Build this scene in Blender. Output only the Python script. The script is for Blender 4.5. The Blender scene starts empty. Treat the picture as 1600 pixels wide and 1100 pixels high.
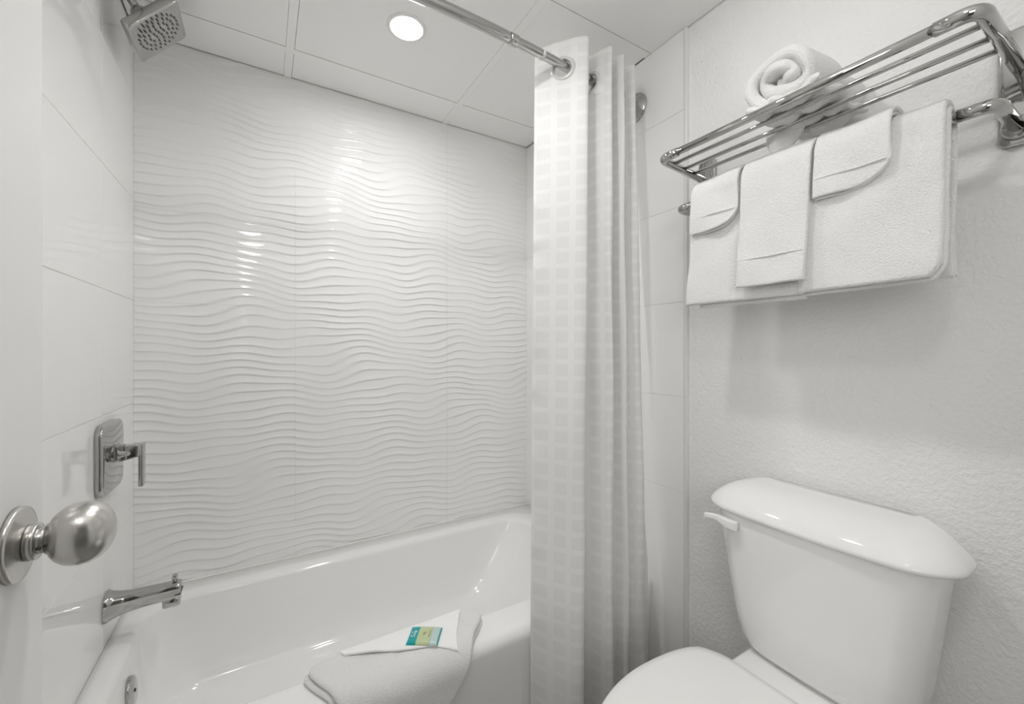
import bpy, bmesh, math, random
from mathutils import Vector, Matrix

random.seed(7)
S = bpy.context.scene
COL = S.collection
PI = math.pi
EYE = 1.14            # lens height above the floor

# ------------------------------------------------------------------ camera
cam_data = bpy.data.cameras.new('camera')
cam = bpy.data.objects.new('camera', cam_data)
COL.objects.link(cam)
cam.location = (0, 0, EYE)
cam.rotation_euler = (PI / 2, 0, math.radians(-31.0))
cam_data.sensor_width = 36.0
cam_data.lens = 14.6
cam_data.shift_y = -0.003
cam_data.clip_start = 0.01
S.camera = cam

# ------------------------------------------------------------------ world, exposure
w = bpy.data.worlds.new('world')
S.world = w
w.use_nodes = True
w.node_tree.nodes['Background'].inputs[0].default_value = (0.5, 0.5, 0.5, 1)
w.node_tree.nodes['Background'].inputs[1].default_value = 0.0
S.view_settings.view_transform = 'Standard'
S.view_settings.look = 'None'
S.view_settings.gamma = 1.0
S.view_settings.use_curve_mapping = False
S.view_settings.exposure = 0.06
S.cycles.max_bounces = 16
S.cycles.diffuse_bounces = 8
S.cycles.glossy_bounces = 6
S.cycles.caustics_reflective = False
S.cycles.caustics_refractive = False
SHOWER_W, ROOM_W, LENS_EMIT = 0.9, 0.4, 150.0      # the two ceiling downlights (watts), glow of their lenses

def area_lamp(name, loc, rot, sx, sy, watts):
    l = bpy.data.lights.new(name, 'AREA')
    l.shape = 'RECTANGLE'; l.size = sx; l.size_y = sy
    l.energy = watts; l.color = (1.0, 0.992, 0.98)
    o = bpy.data.objects.new(name, l)
    COL.objects.link(o)
    o.location = loc; o.rotation_euler = rot
    return o
R = math.radians
area_lamp('passage_fill', (-0.55, -1.0, 1.6), (R(80), 0, R(-50)), 0.9, 0.8, 10.5)      # added soft fill with no fixture, shining in through the doorway
area_lamp('door_head_fill', (-0.05, -0.15, 2.08), (R(40), 0, R(-70)), 0.3, 0.1, 3.0)   # added fill strip over the doorway, no real fitting there
area_lamp('bounce_fill', (0.35, 0.05, 1.75), (PI, 0, 0), 0.4, 0.3, 1.4)               # added fill hung in free space, aimed up to bounce off the ceiling

# ------------------------------------------------------------------ materials
def new_mat(name, color, rough=0.5, metal=0.0, **kw):
    m = bpy.data.materials.new(name)
    m.use_nodes = True
    b = m.node_tree.nodes['Principled BSDF']
    b.inputs['Base Color'].default_value = (*color, 1)
    b.inputs['Roughness'].default_value = rough
    b.inputs['Metallic'].default_value = metal
    for k, v in kw.items():
        b.inputs[k].default_value = v
    return m

def add_bump(m, scale, strength, dist=0.002, detail=3.0, rough=0.5, kind='noise', stretch=None):
    nt = m.node_tree
    b = nt.nodes['Principled BSDF']
    tc = nt.nodes.new('ShaderNodeTexCoord')
    src = tc.outputs['Object']
    if stretch:
        mp = nt.nodes.new('ShaderNodeMapping')
        mp.inputs['Scale'].default_value = stretch
        nt.links.new(src, mp.inputs[0]); src = mp.outputs[0]
    if kind == 'noise':
        t = nt.nodes.new('ShaderNodeTexNoise')
        t.inputs['Scale'].default_value = scale
        t.inputs['Detail'].default_value = detail
        t.inputs['Roughness'].default_value = rough
        out = t.outputs['Fac']
    else:
        t = nt.nodes.new('ShaderNodeTexVoronoi')
        t.inputs['Scale'].default_value = scale
        out = t.outputs['Distance']
    nt.links.new(src, t.inputs['Vector'])
    bp = nt.nodes.new('ShaderNodeBump')
    bp.inputs['Strength'].default_value = strength
    bp.inputs['Distance'].default_value = dist
    nt.links.new(out, bp.inputs['Height'])
    nt.links.new(bp.outputs[0], b.inputs['Normal'])
    return m

WHITE = (0.80, 0.795, 0.785)
M_tile = new_mat('gloss_tile', (0.86, 0.857, 0.85), 0.03, IOR=1.75)
M_wave = new_mat('gloss_wave_tile', (0.86, 0.857, 0.85), 0.045)
M_grout = new_mat('grout', (0.82, 0.815, 0.805), 0.8)
M_paint = add_bump(new_mat('wall_paint', (0.85, 0.846, 0.838), 0.55), 105, 0.65, 0.005, 3.0, 0.55)
M_ceil = new_mat('ceiling_panel', (0.90, 0.896, 0.888), 0.45)
M_tbar = new_mat('ceiling_bar', (0.90, 0.896, 0.888), 0.4)
M_plenum = new_mat('plenum', (0.05, 0.05, 0.05), 0.9)
M_enamel = new_mat('tub_enamel', (0.86, 0.857, 0.85), 0.07)
M_china = new_mat('vitreous_china', (0.86, 0.857, 0.85), 0.06)
M_seat = new_mat('seat_plastic', (0.84, 0.838, 0.83), 0.22)
M_chrome = new_mat('chrome', (0.50, 0.497, 0.488), 0.06, 1.0)
M_chrome_dark = new_mat('chrome_recess', (0.10, 0.10, 0.10), 0.35, 1.0)
M_brushed = add_bump(new_mat('satin_nickel', (0.60, 0.59, 0.565), 0.26, 1.0), 60, 0.05, 0.001, 2, 0.5, 'noise', (0.3, 6, 6))
M_door = new_mat('door_paint', (0.84, 0.836, 0.828), 0.28)
M_terry = add_bump(new_mat('terry', (0.92, 0.916, 0.908), 0.95), 390, 0.85, 0.005, 3.0, 0.6)
M_flat = add_bump(new_mat('terry_flatweave', (0.90, 0.896, 0.888), 0.9), 700, 0.35, 0.001, 2.0, 0.5)
for m in (M_terry, M_flat):
    b = m.node_tree.nodes['Principled BSDF']
    b.inputs['Sheen Weight'].default_value = 0.3
M_floor = add_bump(new_mat('floor_vinyl', (0.30, 0.295, 0.285), 0.45), 40, 0.1)
M_hall = new_mat('passage_paint', (0.42, 0.415, 0.40), 0.7)
M_plastic = new_mat('clear_plastic', (0.86, 0.86, 0.85), 0.18)
M_plastic.node_tree.nodes['Principled BSDF'].inputs['Transmission Weight'].default_value = 0.35
M_trimring = new_mat('lamp_trim', (0.84, 0.835, 0.825), 0.35)
M_nozzle = new_mat('nozzle_rubber', (0.22, 0.22, 0.22), 0.4)
M_edge = new_mat('edge_trim', (0.76, 0.755, 0.745), 0.3)

def lens_mat(name, strength):
    m = new_mat(name, (0.9, 0.9, 0.9), 0.5)
    b = m.node_tree.nodes['Principled BSDF']
    b.inputs['Emission Color'].default_value = (1.0, 0.992, 0.98, 1)
    b.inputs['Emission Strength'].default_value = strength
    return m

# curtain: dobby weave of small striped blocks, a little light passes through
def make_curtain_mat():
    m = bpy.data.materials.new('curtain_weave')
    m.use_nodes = True
    nt = m.node_tree
    N, L = nt.nodes, nt.links
    b = N['Principled BSDF']
    out = N['Material Output']
    uv = N.new('ShaderNodeUVMap'); uv.uv_map = 'UVMap'
    sep = N.new('ShaderNodeSeparateXYZ'); L.new(uv.outputs[0], sep.inputs[0])
    def mth(op, a, bb=None):
        n = N.new('ShaderNodeMath'); n.operation = op
        for i, v in enumerate((a, bb)):
            if v is None: continue
            if isinstance(v, (int, float)): n.inputs[i].default_value = v
            else: L.new(v, n.inputs[i])
        return n.outputs[0]
    U, V = sep.outputs[0], sep.outputs[1]
    fu = mth('FRACT', mth('DIVIDE', U, 0.062))
    fv = mth('FRACT', mth('DIVIDE', V, 0.046))
    bu = mth('MULTIPLY', mth('GREATER_THAN', fu, 0.16), mth('LESS_THAN', fu, 0.84))
    bv = mth('MULTIPLY', mth('GREATER_THAN', fv, 0.15), mth('LESS_THAN', fv, 0.86))
    block = mth('MULTIPLY', bu, bv)
    stripe = mth('GREATER_THAN', mth('FRACT', mth('DIVIDE', U, 0.0070)), 0.5)
    fac = mth('MULTIPLY', block, mth('ADD', mth('MULTIPLY', stripe, 0.65), 0.35))
    mix = N.new('ShaderNodeMix'); mix.data_type = 'RGBA'
    mix.inputs[6].default_value = (0.845, 0.842, 0.834, 1)
    mix.inputs[7].default_value = (0.785, 0.782, 0.773, 1)
    L.new(fac, mix.inputs[0])
    L.new(mix.outputs[2], b.inputs['Base Color'])
    b.inputs['Roughness'].default_value = 0.62
    bp = N.new('ShaderNodeBump'); bp.inputs['Strength'].default_value = 0.3
    bp.inputs['Distance'].default_value = 0.0012
    L.new(fac, bp.inputs['Height'])
    L.new(bp.outputs[0], b.inputs['Normal'])
    tr = N.new('ShaderNodeBsdfTranslucent')
    L.new(mix.outputs[2], tr.inputs[0])
    ms = N.new('ShaderNodeMixShader'); ms.inputs[0].default_value = 0.22
    L.new(b.outputs[0], ms.inputs[1]); L.new(tr.outputs[0], ms.inputs[2])
    L.new(ms.outputs[0], out.inputs[0])
    return m
M_curtain = make_curtain_mat()

# ------------------------------------------------------------------ object helpers
def link(name, bm, mat, parent=None, smooth=True, loc=None):
    me = bpy.data.meshes.new(name)
    bm.normal_update()
    bm.to_mesh(me); bm.free()
    me.materials.append(mat)
    if smooth:
        for p in me.polygons: p.use_smooth = True
    o = bpy.data.objects.new(name, me)
    COL.objects.link(o)
    if parent: o.parent = parent
    if loc: o.location = loc
    return o

def empty(name, loc, label, cat, group=None):
    o = bpy.data.objects.new(name, None)
    o.empty_display_size = 0.05
    COL.objects.link(o)
    o['label'] = label; o['category'] = cat
    if group: o['group'] = group
    return o

def tag(o, label, cat, group=None):
    o['label'] = label; o['category'] = cat
    if group: o['group'] = group
    return o

def struct(o, label=None, cat=None):
    o['kind'] = 'structure'
    if label: o['label'] = label
    if cat: o['category'] = cat
    return o

def box_bm(x0, x1, y0, y1, z0, z1, bevel=0.0, seg=2, bm=None):
    own = bmesh.new()
    r = bmesh.ops.create_cube(own, size=1.0)
    for v in own.verts:
        v.co = Vector(((x0 + x1) / 2 + v.co.x * (x1 - x0), (y0 + y1) / 2 + v.co.y * (y1 - y0),
                       (z0 + z1) / 2 + v.co.z * (z1 - z0)))
    if bevel > 0:
        bmesh.ops.bevel(own, geom=own.edges[:], offset=bevel, segments=seg, profile=0.5, affect='EDGES')
    if bm is None: return own
    me = bpy.data.meshes.new('tmp'); own.to_mesh(me); own.free()
    bm.from_mesh(me); bpy.data.meshes.remove(me)
    return bm

def loft(rings, cap0=True, cap1=True, bm=None):
    bm = bm or bmesh.new()
    vr = [[bm.verts.new(p) for p in r] for r in rings]
    n = len(vr[0])
    for a, b2 in zip(vr[:-1], vr[1:]):
        for i in range(n):
            j = (i + 1) % n
            bm.faces.new((a[i], a[j], b2[j], b2[i]))
    if cap0: bm.faces.new(list(reversed(vr[0])))
    if cap1: bm.faces.new(vr[-1])
    bmesh.ops.recalc_face_normals(bm, faces=bm.faces[:])
    return bm

def lathe(profile, axis='Z', n=40, center=(0, 0, 0), bm=None, cap=True):
    """profile: list of (distance along axis, radius)."""
    rings = []
    c = Vector(center)
    ax = {'X': Vector((1, 0, 0)), 'Y': Vector((0, 1, 0)), 'Z': Vector((0, 0, 1))}[axis] if isinstance(axis, str) else Vector(axis).normalized()
    u = ax.orthogonal().normalized(); v = ax.cross(u)
    for h, r in profile:
        rings.append([c + ax * h + (u * math.cos(2 * PI * k / n) + v * math.sin(2 * PI * k / n)) * max(r, 1e-5) for k in range(n)])
    return loft(rings, cap, cap, bm)

def fillet(pts, r, seg=8):
    """polyline with rounded corners; r single or per corner."""
    P = [Vector(p) for p in pts]
    out = [P[0]]
    for i in range(1, len(P) - 1):
        rr = r[i - 1] if isinstance(r, (list, tuple)) else r
        a = (P[i - 1] - P[i]).normalized(); c = (P[i + 1] - P[i]).normalized()
        ang = a.angle(c)
        d = min(rr / math.tan(ang / 2), (P[i - 1] - P[i]).length * 0.49, (P[i + 1] - P[i]).length * 0.49) if ang < 3.1 else 0
        if d < 1e-5:
            out.append(P[i]); continue
        p0, p1 = P[i] + a * d, P[i] + c * d
        for k in range(seg + 1):
            t = k / seg
            out.append(p0 * (1 - t) ** 2 + P[i] * 2 * t * (1 - t) + p1 * t * t)
    out.append(P[-1])
    return out

def tube(path, r, n=20, bm=None, caps=True):
    P = [Vector(p) for p in path]
    rad = r if isinstance(r, (list, tuple)) else [r] * len(P)
    rings = []
    t0 = (P[1] - P[0]).normalized()
    u = t0.orthogonal().normalized()
    for i, p in enumerate(P):
        if i == 0: t = t0
        elif i == len(P) - 1: t = (P[-1] - P[-2]).normalized()
        else: t = ((P[i + 1] - P[i]).normalized() + (P[i] - P[i - 1]).normalized()).normalized()
        u = (u - t * u.dot(t)).normalized()
        v = t.cross(u)
        rings.append([p + (u * math.cos(2 * PI * k / n) + v * math.sin(2 * PI * k / n)) * rad[i] for k in range(n)])
    return loft(rings, caps, caps, bm)

def rrect(hx, hy, r, n=8):
    pts = []
    for cx, cy, a0 in ((hx - r, hy - r, 0), (-hx + r, hy - r, PI / 2), (-hx + r, -hy + r, PI), (hx - r, -hy + r, 1.5 * PI)):
        for k in range(n + 1):
            a = a0 + k / n * PI / 2
            pts.append((cx + r * math.cos(a), cy + r * math.sin(a)))
    return pts

def plate(center, u, v, nrm, hu, hv, r, th, edge=0.003, bm=None):
    """rounded rectangular plate; back at center, front at center + nrm*th"""
    c, u, v, nrm = Vector(center), Vector(u).normalized(), Vector(v).normalized(), Vector(nrm).normalized()
    rings = []
    for h, ins in ((0, 0), (th - edge, 0), (th - edge * 0.3, edge * 0.3), (th, edge)):
        rings.append([c + u * a + v * b2 + nrm * h for a, b2 in rrect(hu - ins, hv - ins, max(r - ins, 0.001))])
    return loft(rings, True, True, bm)

def edge_params(n, length, r):
    """0..1 parameters, dense near both ends so that edges can round off"""
    e = [0, 0.06, 0.18, 0.38, 0.66, 1.0]
    rr = min(r / length, 0.45)
    a = [x * rr for x in e]
    mid = [rr + (1 - 2 * rr) * k / n for k in range(1, n)]
    return a + mid + [1 - x for x in reversed(a)]

def thick_sheet(fn, us, vs, th, lu, lv, r, wob=0.0, seed=0, bm=None, uv=False):
    """solid cloth around the mid surface fn(u, v); edges rounded with radius r."""
    bm = bm or bmesh.new()
    e = 1e-3
    rnd = random.Random(seed)
    ph = [rnd.uniform(0, 6.28) for _ in range(6)]
    def prof(d):
        if d >= r: return 1.0
        q = 1 - d / r
        return math.sqrt(max(0.0, 1 - q * q))
    top, bot = [], []
    for u in us:
        rt, rb = [], []
        for v in vs:
            p = Vector(fn(u, v))
            du = Vector(fn(min(u + e, 1), v)) - Vector(fn(max(u - e, 0), v))
            dv = Vector(fn(u, min(v + e, 1))) - Vector(fn(u, max(v - e, 0)))
            nn = du.cross(dv)
            nn = nn.normalized() if nn.length > 1e-12 else Vector((0, 0, 1))
            d = min(u * lu, (1 - u) * lu, v * lv, (1 - v) * lv)
            h = th * 0.5 * prof(d)
            wv = wob * (math.sin(u * lu * 31 + ph[0] + 2 * math.sin(v * lv * 19 + ph[1])) + math.sin(v * lv * 43 + ph[2] + 1.5 * math.sin(u * lu * 37 + ph[3])))
            rt.append(bm.verts.new(p + nn * (h + wv)))
            rb.append(bm.verts.new(p - nn * (h - wv)))
        top.append(rt); bot.append(rb)
    a, c = len(us), len(vs)
    for i in range(a - 1):
        for j in range(c - 1):
            bm.faces.new((top[i][j], top[i + 1][j], top[i + 1][j + 1], top[i][j + 1]))
            bm.faces.new((bot[i][j], bot[i][j + 1], bot[i + 1][j + 1], bot[i + 1][j]))
    for i in range(a - 1):
        bm.faces.new((top[i][0], bot[i][0], bot[i + 1][0], top[i + 1][0]))
        bm.faces.new((top[i][-1], top[i + 1][-1], bot[i + 1][-1], bot[i][-1]))
    for j in range(c - 1):
        bm.faces.new((top[0][j], top[0][j + 1], bot[0][j + 1], bot[0][j]))
        bm.faces.new((top[-1][j], bot[-1][j], bot[-1][j + 1], top[-1][j + 1]))
    bmesh.ops.recalc_face_normals(bm, faces=bm.faces[:])
    return bm

def polyline_fn(pts):
    P = [Vector(p) for p in pts]
    L = [0.0]
    for a, b2 in zip(P[:-1], P[1:]): L.append(L[-1] + (b2 - a).length)
    T = L[-1]
    def f(t):
        s = max(0.0, min(1.0, t)) * T
        for i in range(len(P) - 1):
            if s <= L[i + 1] or i == len(P) - 2:
                q = (s - L[i]) / max(L[i + 1] - L[i], 1e-9)
                return P[i].lerp(P[i + 1], q)
    f.length = T
    return f

def smooth_pts(pts, sub=8):
    """Catmull-Rom through points"""
    P = [Vector(p) for p in pts]
    P = [P[0] * 2 - P[1]] + P + [P[-1] * 2 - P[-2]]
    out = []
    for i in range(1, len(P) - 2):
        for k in range(sub):
            t = k / sub
            a, b2, c, d = P[i - 1], P[i], P[i + 1], P[i + 2]
            out.append(0.5 * ((2 * b2) + (c - a) * t + (2 * a - 5 * b2 + 4 * c - d) * t * t + (3 * b2 - a - 3 * c + d) * t ** 3))
    out.append(P[-2])
    return out

# ------------------------------------------------------------------ room dimensions
XL, XR = -0.354, 1.146       # finished tile faces
YB = 1.763                   # back tile face
CEIL = 2.157
RIM = 0.36
YF = -0.17                   # inner face of the front wall (door wall)
TRIM_Y = 0.848               # where the tile ends on the right wall
DRY = 1.156                  # painted face of the right wall
DOOR_X = -0.193              # open door's room-side face

# ------------------------------------------------------------------ floor, ceiling, walls
struct(link('floor', box_bm(-1.0, 1.4, -1.75, 1.95, -0.06, 0.0), M_floor, smooth=False))

ceiling = struct(link('ceiling', box_bm(-0.6, 1.35, YF - 0.1, 1.95, CEIL + 0.03, CEIL + 0.08), M_plenum, smooth=False))
bx = [-0.53, 0.08, 0.702, 1.312]
by = [-0.227, 0.383, 0.993, 1.603, 2.2]
BW = 0.0125
def clampx(v): return max(XL + 0.0, min(DRY - 0.001, v))
def clampy(v): return max(YF, min(YB, v))
for x in bx[1:3]:
    link('ceiling_bar', box_bm(x - BW, x + BW, YF, YB - 0.001, CEIL - 0.0012, CEIL + 0.03), M_tbar, ceiling, False)
for y in by[1:4]:
    for x0, x1 in zip(bx[:-1], bx[1:]):
        link('ceiling_bar', box_bm(clampx(x0 + BW if x0 > XL else XL), clampx(x1 - BW if x1 < XR else DRY), y - BW, y + BW, CEIL - 0.0006, CEIL + 0.03), M_tbar, ceiling, False)
for x0, x1 in zip(bx[:-1], bx[1:]):
    for y0, y1 in zip(by[:-1], by[1:]):
        px0 = x0 + BW + 0.0012 if x0 > XL else XL + 0.004
        px1 = x1 - BW - 0.0006 if x1 < XR else (XR - 0.004 if y0 > 0.9 else DRY - 0.004)
        py0 = y0 + BW + 0.0004 if y0 > YF else YF + 0.004
        py1 = y1 - BW - 0.0032 if y1 < YB else YB - 0.0052
        if y0 < TRIM_Y and px1 > XR: px1 = DRY - 0.004
        link('ceiling_panel', box_bm(px0, px1, py0, py1, CEIL, CEIL + 0.028), M_ceil, ceiling, False)

# back wall with relief tiles
wall_back = struct(link('wall_back', box_bm(-0.6, 1.35, YB + 0.0008, YB + 0.12, 0, CEIL + 0.03), M_grout, smooth=False))
PER = 0.0295
def wave_h(x, z):
    ph = z / PER
    ph += 0.34 * math.sin(2 * PI * x / 0.40 + z * 4.0 + 0.6)
    ph += 0.16 * math.sin(2 * PI * x / 0.21 - z * 7.0 + 2.1)
    ph += 0.25 * math.sin(2 * PI * x / 0.83 + z * 13.0)
    ph += 0.30 * math.sin(2 * PI * x / 0.57 + z * 22.0 + 1.3)
    t = 1 - (ph % 1.0)              # runs downwards along one ripple
    if t < 0.85:
        q = t / 0.85
        f = 0.35 * q + 0.65 * q ** 2.5
    else:
        f = 0.5 + 0.5 * math.cos(PI * (t - 0.85) / 0.15)
    amp = 0.0029 * (0.75 + 0.35 * math.sin(2 * PI * x / 0.39 + z * 7 + 1.0))
    return amp * f
def relief_tile(x0, x1, z0, z1):
    bm = bmesh.new()
    nx = max(8, int((x1 - x0) / 0.012)); nz = max(8, int((z1 - z0) / 0.0017))
    g = 0.00025
    x0, x1, z0, z1 = x0 + g, x1 - g, z0 + g, z1 - g
    rows = []
    for j in range(nz + 1):
        z = z0 + (z1 - z0) * j / nz
        rows.append([bm.verts.new((x0 + (x1 - x0) * i / nx, YB - wave_h(x0 + (x1 - x0) * i / nx, z), z)) for i in range(nx + 1)])
    for j in range(nz):
        for i in range(nx):
            bm.faces.new((rows[j][i], rows[j][i + 1], rows[j + 1][i + 1], rows[j + 1][i]))
    # edges going back to the wall
    ring = rows[0] + [r[-1] for r in rows[1:]] + list(reversed(rows[-1][:-1])) + [r[0] for r in reversed(rows[1:-1])]
    back = [bm.verts.new((v.co.x, YB + 0.0008, v.co.z)) for v in ring]
    ring = [bm.verts.new(v.co) for v in ring]
    n = len(ring)
    for i in range(n):
        j = (i + 1) % n
        f = bm.faces.new((ring[i], back[i], back[j], ring[j]))
    bmesh.ops.recalc_face_normals(bm, faces=bm.faces[:])
    o = link('wall_tile', bm, M_wave, wall_back)
    return o
bcols = [XL, 0.106, 0.716, XR]
brows = [RIM - 0.02, 0.378, 0.683, 0.988, 1.293, 1.598, 1.903, CEIL - 0.001]
for a, c in zip(bcols[:-1], bcols[1:]):
    for z0, z1 in zip(brows[1:-1] if False else brows[:-1], brows[1:]):
        relief_tile(a, c, z0, z1)

def flat_tile(parent, axis_x, face, depth, y0, y1, z0, z1):
    """flat tile on a side wall; face = X of the visible face, depth>0 goes into the wall."""
    g = 0.0007
    y0, y1, z0, z1 = y0 + g, y1 - g, z0 + g, z1 - g
    bm = bmesh.new()
    rings = []
    for x, i in ((face + depth, 0), (face + depth * 0.06, 0), (face, 0.0005)):
        rings.append([(x, y0 + i, z0 + i), (x, y1 - i, z0 + i), (x, y1 - i, z1 - i), (x, y0 + i, z1 - i)])
    loft(rings, True, True, bm)
    return link('wall_tile', bm, M_tile, parent, smooth=False)

wall_left = struct(link('wall_left', box_bm(XL - 0.12, XL - 0.002, YF - 0.12, YB + 0.12, 0, CEIL + 0.03), M_grout, smooth=False))
lrows = [RIM - 0.02, 0.64, 0.967, 1.296, 1.62, 1.945, CEIL - 0.001]
for y0, y1 in ((1.463, YB + 0.003), (TRIM_Y, 1.463)):
    for z0, z1 in zip(lrows[:-1], lrows[1:]):
        flat_tile(wall_left, 0, XL, -0.009, y0, y1, z0, z1)
link('plaster', box_bm(XL - 0.02, XL - 0.001, YF, TRIM_Y - 0.012, 0, CEIL - 0.001), M_paint, wall_left, False)

wall_right = struct(link('wall_right', box_bm(DRY, DRY + 0.12, YF - 0.12, YB + 0.12, 0, CEIL + 0.03), M_paint, smooth=False))
grout_r = link('grout', box_bm(XR + 0.002, DRY, TRIM_Y + 0.001, YB + 0.001, 0, CEIL - 0.001), M_grout, wall_right, False)
rrows = [0.001, 0.078, 0.383, 0.683, 0.987, 1.290, 1.595, 1.90, CEIL - 0.001]
for y0, y1 in ((TRIM_Y + 0.0005, 1.153), (1.153, YB + 0.004)):
    for z0, z1 in zip(rrows[:-1], rrows[1:]):
        flat_tile(wall_right, 0, XR, 0.008, y0, y1, z0, z1)
struct(link('trim_1', box_bm(XR - 0.0025, DRY, TRIM_Y - 0.011, TRIM_Y - 0.0005, 0, CEIL - 0.001, 0.002, 2), M_edge, smooth=False))

# front wall with the doorway the picture was taken from, and the passage beyond
DW0, DW1, DH = -0.235, 0.56, 2.04
bm = bmesh.new()
box_bm(XL - 0.12, DW0, YF - 0.12, YF, 0, CEIL + 0.03, bm=bm)
box_bm(DW1, DRY + 0.12, YF - 0.12, YF, 0, CEIL + 0.03, bm=bm)
box_bm(DW0, DW1, YF - 0.12, YF, DH, CEIL + 0.03, bm=bm)
struct(link('wall_front', bm, M_paint, smooth=False))
bm = bmesh.new()
box_bm(-0.95, -0.90, -1.7, YF - 0.12, 0, 2.3, bm=bm)
box_bm(1.25, 1.30, -1.7, YF - 0.12, 0, 2.3, bm=bm)
box_bm(-0.95, 1.30, -1.75, -1.70, 0, 2.3, bm=bm)
struct(link('wall_passage', bm, M_hall, smooth=False))
struct(link('ceiling_passage', box_bm(-0.95, 1.30, -1.75, YF - 0.12, 2.2, 2.3), M_hall, smooth=False))

# ------------------------------------------------------------------ door (open, seen edge-on at the far left)
door = struct(link('door_1', box_bm(DOOR_X - 0.035, DOOR_X, -0.155, 0.613, 0.012, 2.03, 0.002, 2), M_door, smooth=False))
KY, KZ = 0.556, 0.962
knob = bmesh.new()
prof = [(0.020, 0.0135), (0.022, 0.0150), (0.0235, 0.0185), (0.0265, 0.0225), (0.031, 0.0262), (0.0365, 0.0285), (0.043, 0.0295),
        (0.050, 0.0285), (0.0565, 0.0255), (0.062, 0.0205), (0.0655, 0.0140), (0.0672, 0.0075), (0.0678, 0.0)]
lathe(prof, (1, 0.10, 0.0), 56, (DOOR_X, KY, KZ), knob)
ko = link('door_knob', knob, M_brushed, door)
link('rosette', lathe([(0.0, 0.0335), (0.003, 0.0335), (0.0048, 0.0327), (0.0052, 0.0305), (0.0085, 0.0185), (0.0088, 0.0)], 'X', 56, (DOOR_X, KY, KZ)), M_brushed, ko)
link('neck', lathe([(0.008, 0.0118), (0.024, 0.0118)], (1, 0.05, 0), 40, (DOOR_X, KY, KZ)), M_brushed, ko)
link('collar', lathe([(0.0085, 0.0155), (0.0095, 0.0165), (0.0145, 0.0165), (0.0155, 0.0158), (0.0155, 0.0125)], (1, 0.02, 0), 40, (DOOR_X, KY, KZ)), M_brushed, ko)
bm = bmesh.new(); bmesh.ops.create_uvsphere(bm, u_segments=12, v_segments=8, radius=0.0016)
for v in bm.verts: v.co = Vector((DOOR_X + 0.0185 + v.co.x * 1.3, KY - 0.0112 + v.co.y * 0.5, KZ - 0.0035 + v.co.z))
link('release_slot', bm, M_chrome_dark, ko)

# ------------------------------------------------------------------ downlights
SPREAD = 135
M_lens = lens_mat('lamp_lens', LENS_EMIT)
def downlight(x, y, label, emit):
    t = empty('recessed_light', (x, y, CEIL), label, 'light', 'recessed ceiling lights')
    t.location = (x, y, CEIL)
    ring = lathe([(0.0, 0.061), (-0.003, 0.060), (-0.0048, 0.055), (-0.0042, 0.049), (-0.002, 0.0455), (0.0, 0.0452)], 'Z', 48, (0, 0, 0), cap=False)
    link('trim_ring', ring, M_trimring, t)
    lens = lathe([(-0.0012, 0.0455), (-0.0014, 0.0)], 'Z', 32, (0, 0, 0), cap=False)
    link('lens', lens, M_lens, t)
    l = bpy.data.lights.new('downlight', 'AREA')
    l.shape = 'DISK'; l.size = 0.086; l.spread = R(SPREAD); l.energy = emit; l.color = (1.0, 0.992, 0.98)
    lo = bpy.data.objects.new('downlight', l)
    COL.objects.link(lo); lo.parent = t; lo.location = (0, 0, -0.006)
    return t
downlight(0.391, 1.298, 'round white recessed downlight glowing in the ceiling panel above the bathtub', SHOWER_W)
downlight(0.391, 0.690, 'round white recessed downlight in the ceiling panel nearer the doorway', ROOM_W)

# ------------------------------------------------------------------ bathtub
TX0, TX1, TY0, TY1 = XL + 0.001, XR - 0.001, 0.973, YB - 0.008
NQ = 10
def rect_ring(x0, x1, y0, y1, r, z, zs=None):
    cx, cy, hx, hy = (x0 + x1) / 2, (y0 + y1) / 2, (x1 - x0) / 2, (y1 - y0) / 2
    return [(cx + a, cy + b2, z) for a, b2 in rrect(hx, hy, min(r, hx * 0.99, hy * 0.99), NQ)]
tub = empty('bathtub', (0, 0, 0), 'white enamel alcove bathtub under the rippled tile wall', 'bathtub')
rings = []
# outside: apron from the floor up, rounded over the rim
rings.append(rect_ring(TX0, TX1, TY0 + 0.012, TY1, 0.006, 0.002))
rings.append(rect_ring(TX0, TX1, TY0 + 0.012, TY1, 0.006, 0.05))
rings.append(rect_ring(TX0, TX1, TY0 + 0.004, TY1, 0.006, RIM - 0.075))
for k in range(0, 7):
    a = k / 6 * PI / 2
    ins = 0.030 * (1 - math.cos(a))
    zz = RIM - 0.030 + 0.030 * math.sin(a)
    rings.append(rect_ring(TX0, TX1, TY0 + ins, TY1, 0.006, zz))
# flat rim then the lip
IX0, IX1, IY0, IY1 = -0.316, 1.045, 1.083, 1.668
rings.append(rect_ring(IX0 - 0.012, IX1 + 0.012, IY0 - 0.012, IY1 + 0.012, 0.105, RIM - 0.0005))
for k in range(0, 6):
    a = k / 5 * PI / 2
    ins = 0.020 * math.sin(a); zz = RIM - 0.001 - 0.020 * (1 - math.cos(a))
    rings.append(rect_ring(IX0 - 0.004 + ins, IX1 + 0.004 - ins * 1.4, IY0 - 0.004 + ins, IY1 + 0.004 - ins, 0.105, zz))
walls = [(0.30, 0.020, 0.050, 0.022, 0.026), (0.22, 0.028, 0.110, 0.034, 0.040), (0.15, 0.040, 0.170, 0.046, 0.052),
         (0.115, 0.055, 0.210, 0.058, 0.064), (0.097, 0.078, 0.245, 0.080, 0.084), (0.090, 0.11, 0.285, 0.110, 0.112), (0.087, 0.16, 0.34, 0.16, 0.16)]
for z, a, b2, c, d in walls:
    rings.append(rect_ring(IX0 + a, IX1 - b2, IY0 + c, IY1 - d, 0.11, z))
bm = loft(rings, True, True)
link('shell', bm, M_enamel, tub)
def end_x(z): return IX0 + 0.016 + 0.012 * (0.30 - z) / 0.15
ov = bmesh.new()
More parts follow.
